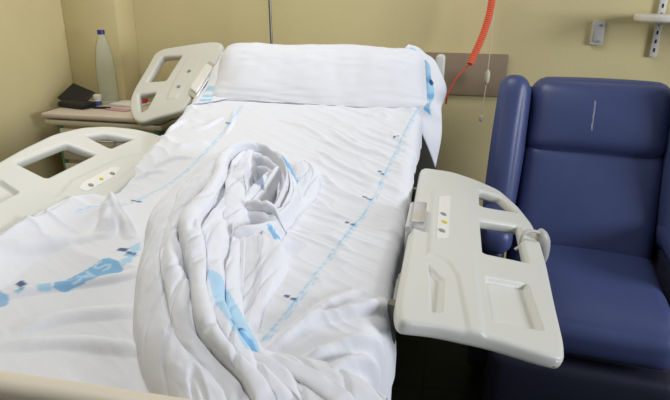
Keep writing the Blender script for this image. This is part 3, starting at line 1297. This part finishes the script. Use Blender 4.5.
bm = bmesh.new()
softbox(bm, (0.262, 0.315, 0.072), 0.055, 16, (0, 0.01, 0.022), Mloc((0.0, 0.03, 0.425), math.radians(3)))
seat = from_bm('seat', bm, M['vinyl'], ch)
bm = bmesh.new()
softbox(bm, (0.25, 0.08, 0.225), 0.05, 16, (0, 0.022, 0.0), Mloc((0.0, 0.335, 0.65), -lean))
from_bm('backrest', bm, M['vinyl'], ch)
bm = bmesh.new()
softbox(bm, (0.246, 0.095, 0.145), 0.06, 16, (0, 0.028, 0.008), Mloc((0.0, 0.42, 0.965), -lean))
from_bm('headrest', bm, M['scuff'], ch)
for s in (-1, 1):
    bm = bmesh.new()
    def taper(q, s=s):
        k = 1-0.25*(0.5-q[2]/0.6)
        return np.array((q[0], q[1]*k-0.02*(q[2]/0.3), q[2]))
    softbox(bm, (0.055, 0.13, 0.30), 0.05, 14, (0.008, 0.01, 0), Mloc((s*0.305, 0.33, 0.815), -lean, rz=s*0.10), taper)
    from_bm('wing', bm, M['vinyl'], ch)
    bm = bmesh.new()
    softbox(bm, (0.062, 0.24, 0.055), 0.05, 12, (0, 0, 0.006), Mloc((s*0.312, 0.175, 0.605)))
    from_bm('armrest', bm, M['vinyl'], ch)
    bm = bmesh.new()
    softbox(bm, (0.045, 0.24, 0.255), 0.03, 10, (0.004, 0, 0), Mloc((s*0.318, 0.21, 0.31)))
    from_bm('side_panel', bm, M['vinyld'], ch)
    for y in (0.02, 0.40):
        bm = bmesh.new()
        tube(bm, [(s*0.318, y, 0.08), (s*0.318, y, 0.0)], [0.022, 0.018], 14)
        from_bm('foot', bm, M['black'], ch, sharp=40)
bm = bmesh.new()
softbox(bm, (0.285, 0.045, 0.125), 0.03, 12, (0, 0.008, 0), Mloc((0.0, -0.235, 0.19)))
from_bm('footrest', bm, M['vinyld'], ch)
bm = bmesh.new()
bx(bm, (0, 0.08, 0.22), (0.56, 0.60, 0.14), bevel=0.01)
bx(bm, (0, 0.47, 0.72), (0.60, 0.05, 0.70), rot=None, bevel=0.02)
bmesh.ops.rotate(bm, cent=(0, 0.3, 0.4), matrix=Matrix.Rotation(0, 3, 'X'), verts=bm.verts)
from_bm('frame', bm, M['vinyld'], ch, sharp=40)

# ------------------------------------------------------------------ handset hooked on the right rail
hp = plR.o+plR.u*0+0
hbase = at_plane(541, 240, plR.o+plR.n*0.02, plR.n)
hd = empty('bed_handset', tuple(hbase))
tag(hd, 'light grey hand control hooked over the outer edge of the folded rail', 'remote control')
bpy.context.view_layer.update()
bm = bmesh.new()
top_ = at_y(541, 230, hbase[1]-0.0)
bot_ = at_y(543, 262, hbase[1]+0.03)
d_ = (bot_-top_)
pts = [top_+d_*t for t in np.linspace(0, 1, 9)]
tube(bm, pts, [0.008, 0.018, 0.0225, 0.024, 0.023, 0.021, 0.018, 0.014, 0.008], 16)
to_parent(from_bm('handset_body', bm, M['lgrey'], sharp=60), hd)
bm = bmesh.new()
hk = catmull([at_y(541, 233, hbase[1]), at_y(530, 231, hbase[1]-0.02), at_y(523, 235, hbase[1]-0.035), at_y(520, 246, hbase[1]-0.045), at_y(515, 250, hbase[1]-0.05)], 6)
tube(bm, hk, 0.0055, 10)
to_parent(from_bm('hook', bm, M['lgrey'], sharp=60), hd)

# ------------------------------------------------------------------ bedside cabinet
nz = 0.88
nsb = empty('bedside_cabinet', (-1.52, 2.40, 0))
tag(nsb, 'cream bedside cabinet in the corner beyond the left rails', 'cabinet')
bpy.context.view_layer.update()
to_parent(box('top', (-1.53, 2.435, nz-0.012), (0.60, 0.36, 0.024), M['lamtop'], bevel=0.008), nsb)
to_parent(box('tray_shelf', (-1.525, 2.435, nz-0.043), (0.59, 0.35, 0.026), M['laminate'], bevel=0.006), nsb)
to_parent(box('body', (-1.52, 2.44, 0.48), (0.50, 0.32, 0.70), M['laminate'], bevel=0.006), nsb)
for zc, hh in ((0.735, 0.15), (0.42, 0.44)):
    dr = to_parent(box('drawer' if hh < 0.2 else 'door', (-1.52, 2.273, zc), (0.46, 0.018, hh), M['laminate'], bevel=0.004), nsb)
    bm = bmesh.new()
    tube(bm, catmull([(-1.57, 2.265, zc+0.03), (-1.565, 2.245, zc+0.03), (-1.475, 2.245, zc+0.03), (-1.47, 2.265, zc+0.03)], 4), 0.005, 8)
    to_parent(from_bm('handle', bm, M['chrome'], sharp=50), dr)
for x in (-1.755, -1.265):
    bm = bmesh.new()
    bx(bm, (x, 2.30, 0.455), (0.03, 0.05, 0.79), bevel=0.006)
    pz = to_parent(from_bm('corner_post', bm, M['teal'], sharp=40), nsb)
    for y in (2.31, 2.56):
        bm = bmesh.new()
        lathe(bm, [(0.012, -0.012), (0.028, -0.012), (0.03, 0), (0.028, 0.012), (0.012, 0.012)], 20)
        bmesh.ops.rotate(bm, cent=(0, 0, 0), matrix=Matrix.Rotation(math.pi/2, 3, 'Y'), verts=bm.verts)
        bmesh.ops.translate(bm, vec=(x, y, 0.03), verts=bm.verts)
        to_parent(from_bm('castor', bm, M['black'], sharp=40), nsb)
for x in (-1.72, -1.32):
    to_parent(box('runner', (x, 2.44, 0.09), (0.05, 0.29, 0.09), M['teal'], bevel=0.004), nsb)

# water bottle
bl = at_z(110, 103.5, nz)
bot = empty('water_bottle', (bl[0], bl[1], nz))
tag(bot, 'tall clear plastic water bottle with a dark blue cap on the bedside cabinet', 'bottle')
bm = bmesh.new()
pr = [(0.030, 0.002), (0.042, 0.004), (0.046, 0.015), (0.046, 0.05), (0.044, 0.056), (0.046, 0.062), (0.046, 0.09), (0.044, 0.096), (0.046, 0.102),
      (0.046, 0.14), (0.044, 0.146), (0.046, 0.152), (0.045, 0.19), (0.042, 0.23), (0.036, 0.275), (0.027, 0.315), (0.018, 0.342), (0.0145, 0.352), (0.0145, 0.362)]
pr = [(a_, b_*0.95) for a_, b_ in pr]
lathe(bm, pr, 36)
from_bm('body', bm, M['pet'], bot)
bm = bmesh.new()
lathe(bm, [(0.013, 0.335), (0.0175, 0.336), (0.0175, 0.353), (0.016, 0.356), (0.002, 0.357)], 28)
from_bm('cap', bm, M['cap'], bot, sharp=40)

# small vial
vl = at_z(98.5, 106.5, nz)
vi = empty('pill_bottle', (vl[0], vl[1], nz))
tag(vi, 'small white medicine vial with a blue label beside the black pouch', 'medicine bottle')
bm = bmesh.new()
lathe(bm, [(0.015, 0.0), (0.017, 0.002), (0.017, 0.036), (0.014, 0.04)], 24)
from_bm('body', bm, M['white'], vi, sharp=40)
bm = bmesh.new()
lathe(bm, [(0.0175, 0.006), (0.0178, 0.007), (0.0178, 0.028), (0.0175, 0.029)], 24, cap=False)
from_bm('label_band', bm, M['bluelabel'], vi, sharp=40)
bm = bmesh.new()
lathe(bm, [(0.017, 0.038), (0.019, 0.039), (0.019, 0.056), (0.017, 0.058)], 24)
from_bm('cap', bm, M['white'], vi, sharp=40)

# black pouch with its flap propped open
pc = at_z(76, 107, nz)
po = empty('pouch', (pc[0], pc[1], nz), math.radians(-14))
tag(po, 'open black leather pouch with raised flap on the left of the bedside cabinet', 'pouch')
bm = bmesh.new()
softbox(bm, (0.085, 0.045, 0.014), 0.012, 10, (0, 0, 0.004), Mloc((0.01, 0.0, 0.0145)))
from_bm('body', bm, M['blackl'], po)
bm = bmesh.new()
softbox(bm, (0.075, 0.058, 0.006), 0.0058, 10, (0, 0, 0.002), Mloc((-0.045, 0.05, 0.045), math.radians(34), ry=math.radians(14)))
from_bm('flap', bm, M['blackl'], po)

# papers and boxes by the rail
c1 = at_z(131, 105, nz)
tag(box('leaflet', (c1[0], c1[1], nz+0.006), (0.17, 0.11, 0.010), M['paper'], bevel=0.002, rot=Matrix.Rotation(-0.12, 3, 'Z')),
    'white folded leaflet lying at the right end of the bedside cabinet top', 'leaflet')
c2 = at_z(122, 109, nz)
tag(box('card', (c2[0], c2[1]-0.03, nz+0.003), (0.13, 0.045, 0.004), M['pink'], bevel=0.001, rot=Matrix.Rotation(-0.2, 3, 'Z')),
    'thin pink card at the front of the bedside cabinet top', 'card')
c3 = at_z(141, 101, nz+0.02)
tag(box('medicine_box', (c3[0], c3[1], nz+0.024), (0.06, 0.04, 0.024), M['redcard'], bevel=0.002, rot=Matrix.Rotation(0.15, 3, 'Z')),
    'small red medicine box lying on the white leaflet', 'box')
c4 = at_z(106, 108, nz)
bm = bmesh.new()
tube(bm, [(c4[0]-0.05, c4[1]-0.03, nz+0.006), (c4[0]+0.03, c4[1]-0.02, nz+0.006), (c4[0]+0.04, c4[1]-0.019, nz+0.006)], [0.0055, 0.0055, 0.002], 10)
tag(from_bm('pen', bm, M['dark'], sharp=50), 'dark pen lying beside the medicine vial', 'pen')

# ------------------------------------------------------------------ things on the back wall
# drip pole behind the pillow
pb = at_y(271.5, 42, 2.64)
pt = at_y(269.5, 0, 2.64)
sl = (pt-pb)/(pt[2]-pb[2])
p_lo = pb+sl*(0.50-pb[2])
p_hi = pb+sl*(2.05-pb[2])
dp = empty('drip_pole', (p_lo[0], p_lo[1], 0.5))
tag(dp, 'thin steel drip pole rising behind the pillow', 'drip pole')
bpy.context.view_layer.update()
bm = bmesh.new()
tube(bm, [p_lo, p_hi], 0.0065, 12)
to_parent(from_bm('pole', bm, M['steel'], sharp=50), dp)
bm = bmesh.new()
for sx in (-1, 1):
    tube(bm, catmull([p_hi, p_hi+np.array((sx*0.05, 0, 0.0)), p_hi+np.array((sx*0.10, 0, 0.0)), p_hi+np.array((sx*0.11, 0, 0.03))], 4), 0.004, 8)
to_parent(from_bm('hook', bm, M['steel'], sharp=50), dp)

# orange coiled call cable and white pull cord
bm = bmesh.new()
ca = at_y(494, -45, 2.62)
cb = at_y(492, 0, 2.62)
cc_ = at_y(484, 32, 2.62)
ce = at_y(470, 64, 2.60)
axis = catmull([ca, cb, cc_, ce], 60)
pts, rr = [], []
fr = frames(axis)
L = np.concatenate([[0], np.cumsum(np.linalg.norm(np.diff(axis, axis=0), axis=1))])
turns = L[-1]/0.0085
S_ = np.linspace(0, L[-1], int(turns*12))
k = 0
for s in S_:
    k = min(np.searchsorted(L, s), len(fr)-1)
    k0 = max(k-1, 0)
    t = 0 if L[k] == L[k0] else (s-L[k0])/(L[k]-L[k0])
    p = fr[k0][0].lerp(fr[k][0], t)
    an = 2*math.pi*s/0.0085
    pts.append(p+fr[k][1]*math.cos(an)*0.0118+fr[k][2]*math.sin(an)*0.0118)
cblo = empty('coiled_cable', tuple(cb))
tag(cblo, 'orange coiled cable hanging down the wall to the bed head', 'cable')
bpy.context.view_layer.update()
tube(bm, pts, 0.0047, 6)
to_parent(from_bm('coil', bm, M['orange']), cblo)
bm = bmesh.new()
tube(bm, catmull([ce, at_y(466, 68, 2.60), at_y(458, 76, 2.585), at_y(452, 86, 2.57), at_y(447, 97, 2.55), at_y(446, 104, 2.55)], 6), 0.0038, 8)
to_parent(from_bm('tail', bm, M['red']), cblo)

pcd = empty('pull_cord', tuple(at_y(494, 10, 2.70)))
tag(pcd, 'white pull cord with an oval toggle hanging beside the orange cable', 'cord')
bpy.context.view_layer.update()
bm = bmesh.new()
a0, a1, a2 = at_y(496, -40, 2.70), at_y(487, 77, 2.70), at_y(481, 118, 2.70)
tube(bm, catmull([a0, at_y(493.5, 15, 2.70), a1, a2], 6), 0.0022, 8)
to_parent(from_bm('string', bm, M['cord']), pcd)


def bead(name, c, axis, r, hl, m):
    bm = bmesh.new()
    ax = np.array(axis)/np.linalg.norm(axis)
    ts = np.linspace(-1, 1, 11)
    tube(bm, [c+ax*hl*t for t in ts], [max(0.15, (1-abs(t)**2.6)**0.5)*r for t in ts], 16)
    return to_parent(from_bm(name, bm, m, sharp=60), pcd)


bead('toggle', a1, a2-a1, 0.013, 0.034, M['cord'])
bead('end_bead', a2, a2-a1, 0.009, 0.017, M['cord'])

# socket
oc = at_y(597.5, 33, WY-0.012)
ol = empty('wall_socket', (oc[0], WY, oc[2]))
tag(ol, 'white rectangular wall socket on the yellow wall above the armchair', 'wall socket')
bm = bmesh.new()
bx(bm, (0, -0.010, 0), (0.054, 0.020, 0.104), bevel=0.005)
from_bm('cover', bm, M['outlet'], ol, sharp=40)
bm = bmesh.new()
bx(bm, (0.004, -0.024, 0), (0.034, 0.006, 0.078), bevel=0.002)
from_bm('face', bm, M['lgrey'], ol, sharp=40)
for z in (-0.034, 0.034):
    bm = bmesh.new()
    bx(bm, (0.006, -0.0275, z), (0.012, 0.004, 0.010), bevel=0.001)
    from_bm('screw', bm, M['grey'], ol, sharp=40)

# shelf on slotted upright
ru = at_y(655.5, 40, WY-0.01)
sh = empty('wall_shelf', (ru[0], WY, 1.16))
tag(sh, 'white rounded shelf on a slotted metal upright, cut off at the top right', 'shelf')
sz = 1.328
bm = bmesh.new()
bx(bm, (0, -0.009, 0.34), (0.030, 0.018, 0.68), bevel=0.003)
up_ = from_bm('upright', bm, M['outlet'], sh, sharp=40)
for k in range(18):
    bm = bmesh.new()
    bx(bm, (0, -0.0185, 0.03+k*0.037), (0.007, 0.002, 0.016), bevel=0.0)
    from_bm('slot', bm, M['dark'], up_)
lp = chaikin([(-0.075, -0.30), (0.62, -0.30), (0.62, -0.02), (-0.09, -0.02), (-0.14, -0.10), (-0.13, -0.24)], 2)
plate('board', [lp], 0.03, 0.010, M['white'], sh, None, lift=sz-1.16)
bm = bmesh.new()
bx(bm, (0, -0.12, sz-1.16-0.022), (0.014, 0.21, 0.016), bevel=0.003)
from_bm('bracket', bm, M['outlet'], sh, sharp=40)
